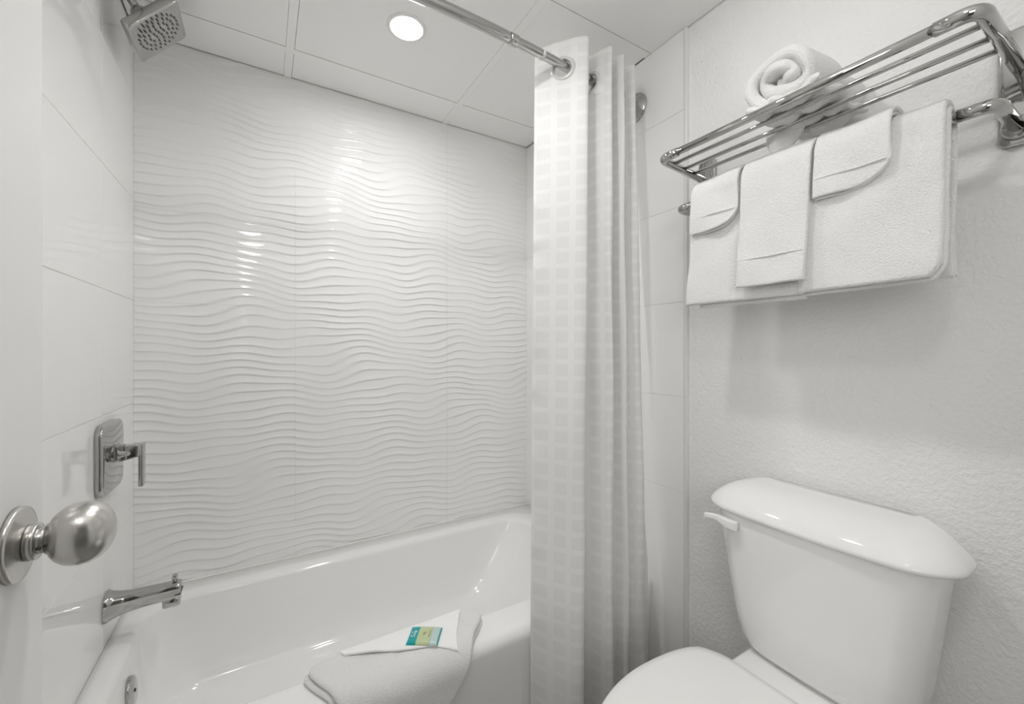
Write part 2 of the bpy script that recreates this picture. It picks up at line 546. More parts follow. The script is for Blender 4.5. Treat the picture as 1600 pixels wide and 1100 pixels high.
OVY, OVZ = 1.415, 0.262
lathe([(0.0, 0.036), (0.006, 0.036), (0.0095, 0.0345), (0.011, 0.031), (0.012, 0.0)], (1, 0, 0.10), 40, (end_x(OVZ) + 0.004, OVY, OVZ), ov)
oo = link('overflow_plate', ov, M_chrome, tub)
link('screw', lathe([(0.0115, 0.0045), (0.014, 0.004), (0.0145, 0.0)], (1, 0, 0.10), 16, (end_x(OVZ) + 0.004, OVY, OVZ)), M_chrome_dark, oo)
link('drain', lathe([(0.0, 0.032), (0.003, 0.031), (0.004, 0.026), (0.002, 0.022), (0.002, 0.0)], 'Z', 32, (-0.03, 1.38, 0.086)), M_chrome, tub)
link('caulk', box_bm(TX0, TX1, YB - 0.0105, YB - 0.0028, RIM - 0.004, RIM + 0.003), M_enamel, tub, False)

# ------------------------------------------------------------------ shower fittings on the left wall
V_Y, V_Z = 1.490, 0.856
valve = empty('shower_valve', (0, 0, 0), 'chrome shower valve with rounded square plate and angular lever handle', 'faucet')
link('escutcheon', plate((XL, V_Y, V_Z), (0, 1, 0), (0, 0, 1), (1, 0, 0), 0.093, 0.091, 0.032, 0.016, 0.005), M_chrome, valve)
link('valve_sleeve', lathe([(0.014, 0.024), (0.020, 0.023), (0.052, 0.0185), (0.052, 0.0)], 'X', 36, (XL, V_Y, V_Z + 0.006)), M_chrome, valve)
hb = bmesh.new()
plate((XL + 0.020, V_Y, V_Z + 0.008), (0, 1, 0), (0, 0, 1), (1, 0, 0), 0.022, 0.020, 0.004, 0.008, 0.001, hb)
rings = []
for x, hy, z0, z1 in ((0.030, 0.0195, -0.015, 0.027), (0.045, 0.0185, -0.012, 0.027), (0.062, 0.0175, -0.008, 0.0275), (0.0745, 0.0165, -0.004, 0.028)):
    zc, hz = (z0 + z1) / 2, (z1 - z0) / 2
    rings.append([(XL + x, V_Y + a, V_Z + zc + b2) for a, b2 in rrect(hy, hz, 0.004, 4)])
loft(rings, True, True, hb)
ho = link('lever_handle', hb, M_chrome, valve)
link('lever_blade', plate((XL + 0.068, V_Y, V_Z - 0.030), (0, 1, 0), (0, 0, 1), (1, 0, 0), 0.0165, 0.058, 0.004, 0.0095, 0.0025), M_chrome, ho)

spout = empty('tub_spout', (0, 0, 0), 'chrome tub spout with flared base and diverter pin', 'faucet')
SY, SZ = 1.490, 0.462
rings = []
for x, hw, zt, zb in ((0.0, 0.036, 0.034, -0.038), (0.004, 0.036, 0.034, -0.038), (0.012, 0.032, 0.030, -0.034), (0.025, 0.028, 0.027, -0.029),
                      (0.045, 0.0245, 0.0245, -0.0245), (0.075, 0.0225, 0.024, -0.0215), (0.11, 0.022, 0.0235, -0.0205), (0.150, 0.022, 0.0235, -0.020), (0.1555, 0.0215, 0.023, -0.0195), (0.157, 0.020, 0.0215, -0.018)):
    zc, hz = (zt + zb) / 2, (zt - zb) / 2
    rings.append([(XL + x, SY + a, SZ + zc + b2) for a, b2 in rrect(hw, hz, min(hw, hz) * 0.62, 6)])
so = link('spout_body', loft(rings), M_chrome, spout)
rings = []
for z, h in ((-0.012, 0.0195), (-0.036, 0.0195), (-0.038, 0.0175)):
    rings.append([(XL + 0.1365 + a, SY + b2, SZ + z) for a, b2 in rrect(h, h, 0.007, 5)])
link('outlet', loft(rings), M_chrome, spout)
link('slot', box_bm(XL + 0.145, XL + 0.1585, SY - 0.0225, SY + 0.0225, SZ - 0.006, SZ - 0.003), M_chrome_dark, spout, False)
link('diverter_pin', lathe([(0.018, 0.0045), (0.026, 0.0045), (0.027, 0.0065), (0.043, 0.0065), (0.0445, 0.005), (0.0445, 0)], 'Z', 20, (XL + 0.143, SY, SZ)), M_chrome, spout)

shower = empty('showerhead', (0, 0, 0), 'square chrome shower head tilting down from its wall arm', 'shower')
HC = Vector((-0.247, 1.505, 2.025)); HN = Vector((0.752, 0, -0.659)); HU = Vector((0.659, 0, 0.752)); HV = Vector((0, 1, 0))
rings = []
for h, s, r in ((-0.034, 0.030, 0.012), (-0.028, 0.058, 0.012), (-0.022, 0.076, 0.009), (-0.003, 0.077, 0.009), (0.0, 0.0755, 0.009), (0.0, 0.071, 0.008), (-0.0008, 0.069, 0.008)):
    rings.append([HC + HN * h + HU * a + HV * b2 for a, b2 in rrect(s, s, r, 5)])
head = link('head', loft(rings), M_chrome, shower)
nz = bmesh.new()
for ring_r, cnt in ((0.0, 1), (0.015, 6), (0.030, 12), (0.045, 18), (0.059, 24)):
    for k in range(cnt):
        a = 2 * PI * k / cnt + ring_r * 7
        lathe([(-0.002, 0.0031), (0.0010, 0.0027), (0.0022, 0.0016)], HN, 8, HC + HU * (ring_r * math.cos(a)) + HV * (ring_r * math.sin(a)), nz)
no = link('nozzles', nz, M_nozzle, head); no['kind'] = 'stuff'
ball = bmesh.new()
JP = HC - HN * 0.052
bmesh.ops.create_uvsphere(ball, u_segments=24, v_segments=14, radius=0.019)
for v in ball.verts: v.co += JP
link('ball_joint', ball, M_chrome, shower)
link('collar', lathe([(-0.016, 0.016), (-0.006, 0.022), (0.010, 0.024), (0.020, 0.028)], HN, 28, JP), M_chrome, shower)
arm = fillet([(XL, 1.505, 2.112), (-0.318, 1.505, 2.108), tuple(JP)], 0.05, 10)
link('arm', tube(arm, 0.0105, 18), M_chrome, shower)
link('flange', lathe([(0.0, 0.030), (0.003, 0.030), (0.010, 0.022), (0.012, 0.013)], 'X', 32, (XL, 1.505, 2.112)), M_chrome, shower)

# ------------------------------------------------------------------ curtain rod (slightly bowed) and curtain
RZ = 2.0
def rod_y(x):
    return 1.048 - 0.064 * (1 - ((x - 0.396) / 0.75) ** 2)
rod = empty('curtain_rod', (0, 0, 0), 'bowed chrome shower curtain rod spanning the tub', 'curtain rod')
RX0, RX1 = XL + 0.002, XR - 0.002
xs = [RX0 + (0.60 - RX0) * k / 24 for k in range(25)]
link('rod_tube', tube([(x, rod_y(x), RZ) for x in xs], 0.0145, 24), M_chrome, rod)
xs = [0.58 + (RX1 - 0.58) * k / 16 for k in range(17)]
link('rod_sleeve', tube([(x, rod_y(x), RZ) for x in xs], 0.0128, 24), M_chrome, rod)
link('rod_joint', tube([(x, rod_y(x), RZ) for x in (0.585, 0.590, 0.610, 0.612)], [0.0150, 0.0155, 0.0155, 0.0135], 24), M_chrome, rod)
link('spacer_ring', tube([(x, rod_y(x), RZ) for x in (0.697, 0.699, 0.705, 0.707)], [0.0130, 0.0142, 0.0142, 0.0130], 24), M_plastic, rod)
for fx, sgn in ((XR, -1), (XL, 1)):
    link('flange', lathe([(0.0, 0.052), (0.005, 0.052), (0.010, 0.047), (0.020, 0.030), (0.032, 0.019), (0.034, 0.012)], (sgn, 0, 0), 40, (fx, rod_y(fx), RZ)), M_chrome, rod)

curtain = empty('shower_curtain', (0, 0, 0), 'white woven shower curtain gathered at the right end of the rod', 'curtain')
CT, CB = 2.083, 0.085
top_pts = [(0.727, 1.072), (0.780, 1.016), (0.828, 0.962), (0.850, 0.960), (0.860, 1.00), (0.862, 1.075), (0.880, 1.085), (0.905, 1.02), (0.925, 0.955),
           (0.940, 0.957), (0.942, 1.01), (0.942, 1.075), (0.952, 1.085), (0.967, 1.03), (0.985, 0.962), (0.998, 0.966), (1.000, 1.02), (1.002, 1.08), (1.012, 1.088),
           (1.030, 1.03), (1.052, 0.975), (1.068, 0.982), (1.078, 1.03), (1.090, 1.085)]
bot_pts = [(0.634, 0.956), (0.668, 0.890), (0.698, 0.842), (0.728, 0.842), (0.757, 0.89), (0.775, 0.945), (0.790, 0.950), (0.812, 0.90), (0.832, 0.856),
           (0.855, 0.862), (0.868, 0.905), (0.880, 0.948), (0.890, 0.950), (0.905, 0.915), (0.920, 0.878), (0.938, 0.884), (0.950, 0.920), (0.962, 0.950), (0.972, 0.952),
           (0.990, 0.92), (1.010, 0.898), (1.035, 0.905), (1.065, 0.935), (1.098, 0.952)]
ZK = 0.44
SUB = 7
tp = smooth_pts([(x, y, 0) for x, y in top_pts], SUB)
bp_ = smooth_pts([(x, y, 0) for x, y in bot_pts], SUB)
arc = [0.0]
for a, c in zip(tp[:-1], tp[1:]): arc.append(arc[-1] + (c - a).length)
zs = []
z = CT
while z > CB:
    zs.append(z); z -= 0.0055 if z > 1.93 else 0.02
zs.append(CB)
bm = bmesh.new()
uvl = bm.loops.layers.uv.new('UVMap')
grid = []
nP = len(tp)
for z in zs:
    t = min(1.0, max(0.0, (CT - z) / (CT - ZK)))
    row = []
    for i in range(nP):
        p = tp[i].lerp(bp_[i], t)
        f = i / (nP - 1)
        amp = 0.0022 * min(1, (CT - z) / 0.25)
        wob = amp * math.sin(f * 63 + 4 * math.sin(z * 2.6 + f * 9)) + amp * 0.8 * math.sin(z * 9 + f * 40)
        # puckers along the free hem
        pk = max(0.0, 1 - i / 6.0)
        hx = 0.0022 * pk * (math.sin(z * 46 + 2 * math.sin(z * 13)) + 0.6 * math.sin(z * 103))
        y = p.y + wob + hx
        if z < RIM + 0.08: y = min(y, TY0 - 0.008)
        zz = z
        if CT - z < 0.08:      # the top edge dips at the free end
            zz = z - 0.016 * max(0.0, 1 - i / (SUB * 1.4)) ** 2 * (1 - (CT - z) / 0.08)
        row.append(bm.verts.new((p.x + wob * 0.5 + hx * 0.6, y, zz)))
    grid.append(row)
cut = []
for r in range(len(zs) - 1):
    for i in range(nP - 1):
        vs = (grid[r][i], grid[r][i + 1], grid[r + 1][i + 1], grid[r + 1][i])
        c = sum((v.co for v in vs), Vector()) / 4
        if math.hypot(c.y - rod_y(c.x), c.z - (RZ - 0.010)) < 0.0275: continue   # opening for the rod
        f = bm.faces.new(vs)
        for lp, (rr, ii) in zip(f.loops, ((r, i), (r, i + 1), (r + 1, i + 1), (r + 1, i))):
            lp[uvl].uv = (arc[ii] * 1.0, zs[rr])
bmesh.ops.delete(bm, geom=[v for v in bm.verts if not v.link_faces], context='VERTS')
link('cloth', bm, M_curtain, curtain)
# translucent ring grommets where the rod passes each pleat
tR = (CT - RZ) / (CT - ZK)
tp = [a.lerp(c, tR) for a, c in zip(tp, bp_)]
def crossing(i0, i1):
    best = None
    for i in range(i0, i1):
        d = abs(tp[i].y - rod_y(tp[i].x))
        if best is None or d < best[0]: best = (d, i)
    return best[1]
for k, (a, c) in enumerate(((0, 2), (3, 6), (6, 8), (9, 11), (12, 14), (15, 17), (18, 20), (21, 23))):
    i = crossing(a * SUB, c * SUB)
    p = tp[i]; d = (tp[min(i + 2, nP - 1)] - tp[max(i - 2, 0)]).normalized()
    nrm = Vector((d.y, -d.x, 0)).normalized()
    c0 = Vector((p.x, rod_y(p.x), RZ - 0.010))
    bm = bmesh.new()
    prof = [(-0.0050, 0.0265), (-0.0056, 0.030), (-0.0046, 0.036), (0.0, 0.0385), (0.0046, 0.036), (0.0056, 0.030), (0.0050, 0.0265), (-0.0050, 0.0265)]
    lathe(prof, nrm, 36, c0, bm, cap=False)
    link('grommet', bm, M_plastic, curtain)

# ------------------------------------------------------------------ toilet
toilet = empty('toilet', (0, 0, 0), 'white two-piece toilet with closed seat below the towel rack', 'toilet')
YC = 0.437
def tank_ring(yc, hw, xf, xb, bow, r, z, n=9):
    cx, hx = (xf + xb) / 2, (xb - xf) / 2
    r = min(r, hx * 0.95, hw * 0.95); bow = min(bow, hx * 0.9)
    out = []
    for a, b2 in rrect(hx, hw, r, n):
        x, y = cx + a, b2
        k = max(0.0, (cx - x) / hx)
        x -= bow * (1 - (y / hw) ** 2) * min(1, k * 1.0)
        out.append((x, yc + y, z))
    # densify the straight front run (between the two front corners) so that the bow shows
    dense = []
    m = len(out)
    for i in range(m):
        p, q = Vector(out[i]), Vector(out[(i + 1) % m])
        dense.append(p)
        if abs(p.x - q.x) < 0.004 and p.x < cx and abs(p.y - q.y) > 0.05:
            for s in range(1, 9):
                yy = (p.y + (q.y - p.y) * s / 9) - yc
                dense.append(Vector((xf - bow * (1 - (yy / hw) ** 2), yc + yy, z)))
    return dense
rings = [tank_ring(YC - 0.012, 0.118, 1.018, 1.115, 0.006, 0.030, 0.419),
         tank_ring(YC - 0.010, 0.136, 1.004, 1.128, 0.008, 0.036, 0.423),
         tank_ring(YC - 0.008, 0.153, 0.996, 1.134, 0.010, 0.040, 0.436),
         tank_ring(YC - 0.006, 0.163, 0.990, 1.136, 0.012, 0.042, 0.460),
         tank_ring(YC - 0.004, 0.172, 0.987, 1.137, 0.014, 0.042, 0.510),
         tank_ring(YC - 0.002, 0.187, 0.983, 1.138, 0.018, 0.042, 0.620),
         tank_ring(YC, 0.203, 0.980, 1.138, 0.022, 0.042, 0.738),
         tank_ring(YC, 0.204, 0.980, 1.138, 0.022, 0.042, 0.752)]
link('tank', loft(rings), M_china, toilet)
def lid_ring(ins, z): return tank_ring(YC + 0.001, 0.2325 - ins * (1 - 0.40 * ins / 0.146), 0.968 + ins, 1.146 - min(ins, 0.02) * 0.5, 0.020, max(0.07 - ins * 0.5, 0.02), z)
lr = [(0.012, 0.7485), (0.003, 0.749), (0.0, 0.7525)]
for k in range(0, 19):
    d = 0.146 * (k / 18) ** 1.7
    lr.append((d, 0.757 + 0.0475 * (1 - (1 - d / 0.155) ** 4.0) ** 0.80))
link('tank_lid', loft([lid_ring(i, z) for i, z in lr]), M_china, toilet)
lev = bmesh.new()
# flush lever on the front left of the tank: pivot boss, arm bent outwards at its outer end
LY, LZ, LX = 0.585, 0.7205, 0.966
rings = []
for y, x, hx, zt, zb in ((0.566, 0.9625, 0.007, 0.0095, -0.0110), (0.568, 0.9605, 0.008, 0.0105, -0.0120), (0.590, 0.9590, 0.008, 0.0110, -0.0110), (0.603, 0.9585, 0.0075, 0.0125, -0.0060),
                         (0.612, 0.9570, 0.0065, 0.0135, 0.0000), (0.628, 0.9530, 0.006, 0.0130, 0.0005), (0.640, 0.9490, 0.006, 0.0115, -0.001), (0.642, 0.949, 0.005, 0.0105, 0.0)):
    rings.append([(x + a, y, LZ + (zt + zb) / 2 + b2) for a, b2 in rrect(hx, (zt - zb) / 2, min(hx, (zt - zb) / 2) * 0.45, 4)])
loft(rings, True, True, lev)
link('flush_lever', lev, M_seat, toilet)
# bowl: half outline (x, half width)
def seat_outline(grow=0.0, n=64, back=0.898):
    half = [(back + grow * 0.3, 0.0), (back + grow * 0.3, 0.06), (back + grow * 0.3, 0.115 + grow), (0.888, 0.146 + grow), (0.868, 0.176 + grow), (0.82, 0.194 + grow), (0.75, 0.203 + grow), (0.68, 0.203 + grow),
            (0.61, 0.190 + grow), (0.545, 0.163 + grow), (0.49, 0.122 + grow), (0.455, 0.07 + grow * 0.6), (0.444 - grow, 0.0)]
    pts = smooth_pts([(x, y, 0) for x, y in half], 5)
    side = [(p.x, p.y) for p in pts]
    return [(x, y) for x, y in side] + [(x, -y) for x, y in reversed(side[1:-1])]
def oring(ins, z, scx=1.0, scy=1.0, cx=0.68):
    return [(cx + (x - cx) * scx * (1 - ins), 0.432 + y * scy * (1 - ins), z) for x, y in seat_outline()]
link('seat_cover', loft([oring(0.03, 0.4345), oring(0.008, 0.436), oring(0.0, 0.440), oring(0.006, 0.446), oring(0.03, 0.4515), oring(0.12, 0.4545), oring(0.4, 0.456), oring(0.8, 0.4565)]), M_seat, toilet)
link('seat', loft([oring(0.02, 0.409), oring(0.005, 0.412), oring(0.003, 0.425), oring(0.012, 0.4335)]), M_seat, toilet)
rings = []
for z, sx, sy, cx in ((0.0, 0.62, 0.56, 0.77), (0.012, 0.62, 0.56, 0.77), (0.05, 0.55, 0.49, 0.775), (0.12, 0.52, 0.47, 0.775), (0.20, 0.62, 0.56, 0.755), (0.28, 0.80, 0.77, 0.72),
                      (0.345, 0.93, 0.91, 0.69), (0.385, 0.985, 0.965, 0.68), (0.402, 0.985, 0.965, 0.68), (0.408, 0.96, 0.94, 0.68)):
    rings.append([(cx + (x - 0.68) * sx, 0.432 + y * sy, z) for x, y in seat_outline()])
link('bowl', loft(rings), M_china, toilet)
rings = []
for z, x0, x1, hw, r in ((0.24, 0.86, 1.06, 0.075, 0.03), (0.33, 0.86, 1.11, 0.105, 0.03), (0.375, 0.86, 1.125, 0.130, 0.03), (0.405, 0.86, 1.128, 0.138, 0.03), (0.414, 0.863, 1.126, 0.135, 0.028), (0.417, 0.870, 1.12, 0.128, 0.025)):
    rings.append([((x0 + x1) / 2 + a, 0.432 + b2, z) for a, b2 in rrect((x1 - x0) / 2, hw, r, 5)])
link('tank_shelf', loft(rings), M_china, toilet)
for s in (-1, 1):
    link('hinge', box_bm(0.880, 0.904, 0.432 + s * 0.075 - 0.022, 0.432 + s * 0.075 + 0.022, 0.412, 0.436, 0.006, 3), M_seat, toilet)

# ------------------------------------------------------------------ towel rack
rack = empty('towel_rack', (0, 0, 0), 'chrome towel shelf with a towel bar below it, above the toilet', 'towel rack')
RKZ, LBZ = 1.641, 1.530
YA, YBK = 0.166, 0.764
for yy in (YA, YBK + 0.006):
    pl = link('wall_plate', plate((DRY, yy, 1.605), (0, 1, 0), (0, 0, 1), (-1, 0, 0), 0.027, 0.104, 0.014, 0.012, 0.004), M_chrome, rack)
XRAIL = 0.905
link('shelf_rail', tube([(XRAIL, 0.21, RKZ), (XRAIL, 0.695, RKZ)], 0.0088, 20), M_chrome, rack)
for y_end, y_in in ((YA + 0.002, 0.218), (YBK - 0.026, 0.690)):
    p = fillet([(XRAIL, y_in, RKZ), (XRAIL, y_end, RKZ), (DRY - 0.006, y_end + (0.030 if y_end > 0.4 else 0.0), RKZ)], 0.052, 12)
    link('rail_elbow', tube(p, 0.0112, 20), M_chrome, rack)
for x in (0.955, 1.007, 1.058):
    link('shelf_bar', tube([(x, YA + 0.004, RKZ), (x, YBK - 0.026 + 0.12 * (x - XRAIL), RKZ)], 0.0050, 14), M_chrome, rack)
XLB = 1.000
link('towel_bar', tube([(XLB, 0.205, LBZ), (XLB, 0.72, LBZ)], 0.0088, 20), M_chrome, rack)
for y_end, y_in in ((YA + 0.002, 0.212), (YBK - 0.008, 0.712)):
    p = fillet([(XLB, y_in, LBZ), (XLB, y_end, LBZ), (DRY - 0.024, y_end, LBZ)], 0.045, 12)
    eb = link('bar_elbow', tube(p, 0.0108, 20), M_chrome, rack)
    link('boss', lathe([(0.0, 0.021), (0.010, 0.020), (0.016, 0.016), (0.016, 0.0)], (-1, 0, 0), 28, (DRY - 0.012, y_end, LBZ)), M_chrome, eb)
for yy in (YA - 0.002, YBK - 0.008):
    sc_ = link('set_screw', lathe([(0.0, 0.0085), (0.004, 0.008), (0.005, 0.005), (0.002, 0.004), (0.002, 0.0)], (-0.25, -0.85 if yy < 0.4 else 0.85, -0.2), 20, (DRY - 0.027, yy - 0.010 if yy < 0.4 else yy + 0.010, LBZ - 0.004)), M_chrome_dark, rack)

# ------------------------------------------------------------------ hanging towels
def drape(y0, y1, inner, th, zf, zb, flare=(0, 0), wob=0.0013, seed=1, zfun=None, lean=0.0, groove=None):
    """cloth folded over the towel bar. inner = radius of the inside around the bar; zf, zb = lower ends front and back."""
    R = inner + th / 2
    ztop = LBZ
    Lf, La, Lb = ztop - zf, PI * R, ztop - zb
    T = Lf + La + Lb
    def fn(u, v):
        y = y0 + (y1 - y0) * v
        zfl = zf + (zfun(v) if zfun else 0.0)
        lf = ztop - zfl
        s = u * T
        if s < Lf:
            q = s / Lf
            z = zfl + (ztop - zfl) * q
            x = XLB - R - lean * (1 - q) ** 1.5 + 0.0025 * math.sin(v * 9 + seed) * (1 - q)
            yy = y + (flare[0] * (1 - v) + flare[1] * v) * (1 - q)
            return (x, yy, z)
        if s < Lf + La:
            a = (s - Lf) / R
            return (XLB - R * math.cos(a), y, ztop + R * math.sin(a))
        q = (s - Lf - La) / Lb
        return (XLB + R, y + 0.004 * math.sin(q * 4 + seed) * q, ztop - Lb * q)
    us = edge_params(70, T, th * 0.5)
    vs = edge_params(26, abs(y1 - y0), th * 0.5)
    bm = thick_sheet(fn, us, vs, th, T, abs(y1 - y0), th * 0.5, wob, seed)
    return bm, fn, T

def hem_line(fn, ztar, parent, name='hem_line', off=0.0075, vs=(0.03, 0.97)):
    pts = []
    for k in range(25):
        v = vs[0] + (vs[1] - vs[0]) * k / 24
        e = 2e-3
        lo, hi = 0.0, 0.45
        for _ in range(30):
            u = (lo + hi) / 2
            if fn(u, v)[2] < ztar: lo = u
            else: hi = u
        u = max(u, 0.012)
        p = Vector(fn(u, v))
        n = (Vector(fn(u + e, v)) - Vector(fn(u - e, v))).cross(Vector(fn(u, min(1, v + e))) - Vector(fn(u, max(0, v - e)))).normalized()
        if n.x > 0: n = -n
        pts.append(p + n * off)
    return link(name, tube(pts, 0.0013, 6), M_hem, parent)
M_hem = new_mat('hem_shading', (0.74, 0.735, 0.725), 0.9)  # greyer than the terry: soft shading along the hem put into its colour

GT = 'towels hanging from the towel bar'
def towel(name, label, cat, y0, y1, layers, zf, zb, seed, **kw):
    t = empty(name, (0, 0, 0), label, cat, GT)
    fn = T = None
    for k, (inner, th, dz, dyl, dyr) in enumerate(layers):
        bm, fn, T = drape(y0 + dyl, y1 + dyr, inner, th, zf + dz, zb + dz * 0.5, seed=seed + k, **kw)
        link('outer_fold' if k == len(layers) - 1 else 'inner_fold', bm, M_terry, t)
    return t, fn, T

# the bath towels: two folded layers each
towel('bath_towel', 'folded white bath towel on the bar end nearest the shower curtain', 'towel', 0.428, 0.688,
      [(0.0105, 0.011, -0.009, 0.001, -0.030), (0.0225, 0.014, 0.0, 0.0, 0.0)], 1.254, 1.262, 3, flare=(0.0, 0.022), lean=0.001)
def lift_c(v):
    return 0.030 * max(0.0, 1 - v / 0.08) ** 2 - 0.004 * v
towel('bath_towel', 'widest folded white bath towel hanging at the right end of the bar', 'towel', 0.219, 0.440,
      [(0.0105, 0.011, -0.006, -0.003, 0.0), (0.0225, 0.014, 0.0, 0.0, 0.0)], 1.260, 1.266, 11, flare=(0.002, 0.0), lean=0.009, zfun=lift_c)
t, fn, T = towel('hand_towel', 'narrow white hand towel overlapping both bath towels in the middle of the bar', 'towel', 0.408, 0.551,
      [(0.0370, 0.007, 0.0025, 0.002, -0.002), (0.0445, 0.009, 0.0, 0.0, 0.0)], 1.280, 1.33, 21, flare=(0.010, 0.006), lean=0.009)
hem_line(fn, 1.280 + 0.062, t, off=0.0056)
def curl(v):        # v=0 is the end nearest the doorway
    q = max(0.0, 1 - v / 0.58)
    return 0.042 * (1 - math.sqrt(max(0.0, 1 - q * q)))
t, fn, T = towel('washcloth', 'small white washcloth folded over the bath towel beside the shower curtain', 'towel', 0.560, 0.682,
      [(0.0370, 0.006, -0.003, 0.003, -0.002), (0.0435, 0.008, 0.0, 0.0, 0.0)], 1.434, 1.44, 31, flare=(0.0, 0.006), zfun=curl)
hem_line(fn, 1.434 + 0.038, t, off=0.0052)
t, fn, T = towel('washcloth', 'small white washcloth folded over the widest bath towel at the right', 'towel', 0.284, 0.403,
      [(0.0380, 0.006, -0.003, 0.003, -0.002), (0.0445, 0.008, 0.0, 0.0, 0.0)], 1.442, 1.445, 41, flare=(0.0, 0.004), zfun=curl)
hem_line(fn, 1.442 + 0.036, t, off=0.0052)

# ------------------------------------------------------------------ rolled towel on the shelf
roll = empty('rolled_towel', (0, 0, 0), 'white terry towel rolled up on the chrome shelf', 'towel')
RCY, RCZ = 0.452, RKZ + 0.0055 + 0.063
turns = 2.15
THR = 0.0270
def spiral(u):
    a = u * turns * 2 * PI
    rr = 0.004 + 0.0405 * u
    ang = -a + turns * 2 * PI - 1.95
    y, z = rr * 1.80 * math.cos(ang), rr * 1.16 * math.sin(ang)
    z += 0.10 * y                      # the flattened roll leans a little
    return y, z
def roll_fn(u, v):
    y, z = spiral(u)
    x = 0.925 + 0.222 * v + (0.009 * math.sin(u * 15 + 0.7) - 0.006 * (1 - u)) * (1 - v)
    return (x + 0.005 * math.sin(u * 33 + 1) * (1 - v), RCY + y + 0.0025 * math.sin(v * 11 + u * 21), RCZ + z + 0.0025 * math.sin(v * 9 + u * 17))
us = edge_params(150, 0.62, THR * 0.5)
vs = edge_params(18, 0.222, THR * 0.5)
bm = thick_sheet(roll_fn, us, vs, THR, 0.62, 0.222, THR * 0.5, 0.0016, 5)
link('roll', bm, M_terry, roll)
# loose end that slips between the shelf bars near the wall
def flap_fn(u, v):
    q = u
    half = 0.040 * math.sqrt(max(0.0, 1 - 0.88 * q * q))
    y = 0.492 + (v - 0.5) * 2 * half + 0.016 * q
    return (1.030 + 0.006 * math.sin(v * 5 + q * 4) + 0.006 * q, y, RKZ + 0.012 - 0.060 * q)
bm = thick_sheet(flap_fn, edge_params(10, 0.06, 0.006), edge_params(10, 0.08, 0.006), 0.015, 0.06, 0.08, 0.0075, 0.0012, 9)
link('loose_end', bm, M_terry, roll)
def belly(u, v):
    x = 0.918 + 0.21 * u; y = 0.380 + 0.140 * v
    sag = 0.013 * math.sin(PI * (x - 0.955) / 0.0515) ** 2 * min(1, 4 * u, 4 * (1 - u), 5 * v, 5 * (1 - v))
    lump = 0.004 * math.sin(v * 13 + u * 6) + 0.003 * math.sin(v * 23 - u * 9)
    edge = 0.010 * (abs(2 * v - 1) ** 4)
    return (x, y + 0.006 * math.sin(u * 11), RKZ + 0.0185 - sag + lump + edge)
bm = thick_sheet(belly, edge_params(40, 0.2, 0.009), edge_params(24, 0.16, 0.009), 0.020, 0.2, 0.16, 0.010, 0.0008, 13)
link('tucked_fold', bm, M_terry, roll)

# ------------------------------------------------------------------ bath mat draped over the tub's front rim
mat_t = empty('bath_mat', (0, 0, 0), 'white terry bath mat draped slantwise over the front rim of the tub', 'bath mat')
def rim_point(s, off):
    """arc s over the rim: s>0 lies on the rim towards the basin, s<0 hangs down the apron; off = height above the surface."""
    r = 0.030
    q = PI / 2 * r
    if s >= q / 2:
        return (TY0 + r + (s - q / 2), RIM + off)
    if s > -q / 2:
        a = (q / 2 - s) / r
        return (TY0 + r - (r + off) * math.sin(a), RIM - r + (r + off) * math.cos(a))
    return (TY0 - off, RIM - r + (s + q / 2))
def sheet_on_rim(Lp, Rp, off_fn, th, nu, nv, rr, seed, wob=0.0008):
    lf, rf = polyline_fn(smooth_pts([(a, c, 0) for a, c in Lp], 5)), polyline_fn(smooth_pts([(a, c, 0) for a, c in Rp], 5))
    LU = (lf.length + rf.length) / 2
    LV = sum((Vector(rf(k / 8)) - Vector(lf(k / 8))).length for k in range(9)) / 9
    def fn(u, v):
        p = Vector(lf(u)).lerp(Vector(rf(u)), v)
        y, z = rim_point(p.y, off_fn(p.x, p.y, u, v))
        return (p.x, y, z)
    return thick_sheet(fn, edge_params(nu, LU, rr), edge_params(nv, LV, rr), th, LU, LV, rr, wob, seed), fn
Lp = [(0.100, 0.118), (0.082, 0.100), (0.104, 0.045), (0.150, -0.03), (0.205, -0.12), (0.262, -0.22)]
Rp = [(0.490, 0.118), (0.540, 0.085), (0.470, 0.005), (0.405, -0.075), (0.352, -0.15), (0.300, -0.225)]
bm, _ = sheet_on_rim(Lp, Rp, lambda x, s, u, v: 0.0065, 0.012, 36, 30, 0.006, 51)
link('lower_fold', bm, M_terry, mat_t)
Lp2 = [(a + 0.010, c - 0.002) for a, c in Lp]; Rp2 = [(a - 0.004, c - 0.001) for a, c in Rp]
def off_up(x, s, u, v):
    # woven border line crossing the mat
    d = abs((x - 0.25) * 0.447 - (s - 0.03) * 0.894)
    return 0.020 - 0.003 * math.exp(-(d / 0.004) ** 2)
bm, _ = sheet_on_rim(Lp2, Rp2, off_up, 0.0145, 44, 44, 0.0072, 52)
link('upper_fold', bm, M_terry, mat_t)
Lp3 = [(0.162, 0.119), (0.166, 0.112), (0.172, 0.104)]
Rp3 = [(0.487, 0.121), (0.455, 0.062), (0.423, 0.004)]
def off_flap(x, s, u, v):
    return 0.0305 + 0.004 * u * math.exp(-((v - 0.25) / 0.16) ** 2)
lf3 = polyline_fn(smooth_pts([(0.172, 0.104, 0), (0.225, 0.078, 0), (0.277, 0.055, 0), (0.35, 0.028, 0), (0.423, 0.004, 0)], 5))
uf3 = polyline_fn([(0.162, 0.119, 0), (0.487, 0.121, 0)])
def flap3(u, v):
    p = Vector(uf3(v)).lerp(Vector(lf3(v)), u)
    y, z = rim_point(p.y, off_flap(p.x, p.y, u, v))
    return (p.x, y, z)
bm = thick_sheet(flap3, edge_params(12, 0.1, 0.003), edge_params(24, 0.3, 0.003), 0.0055, 0.1, 0.3, 0.0027, 0.0003, 53)
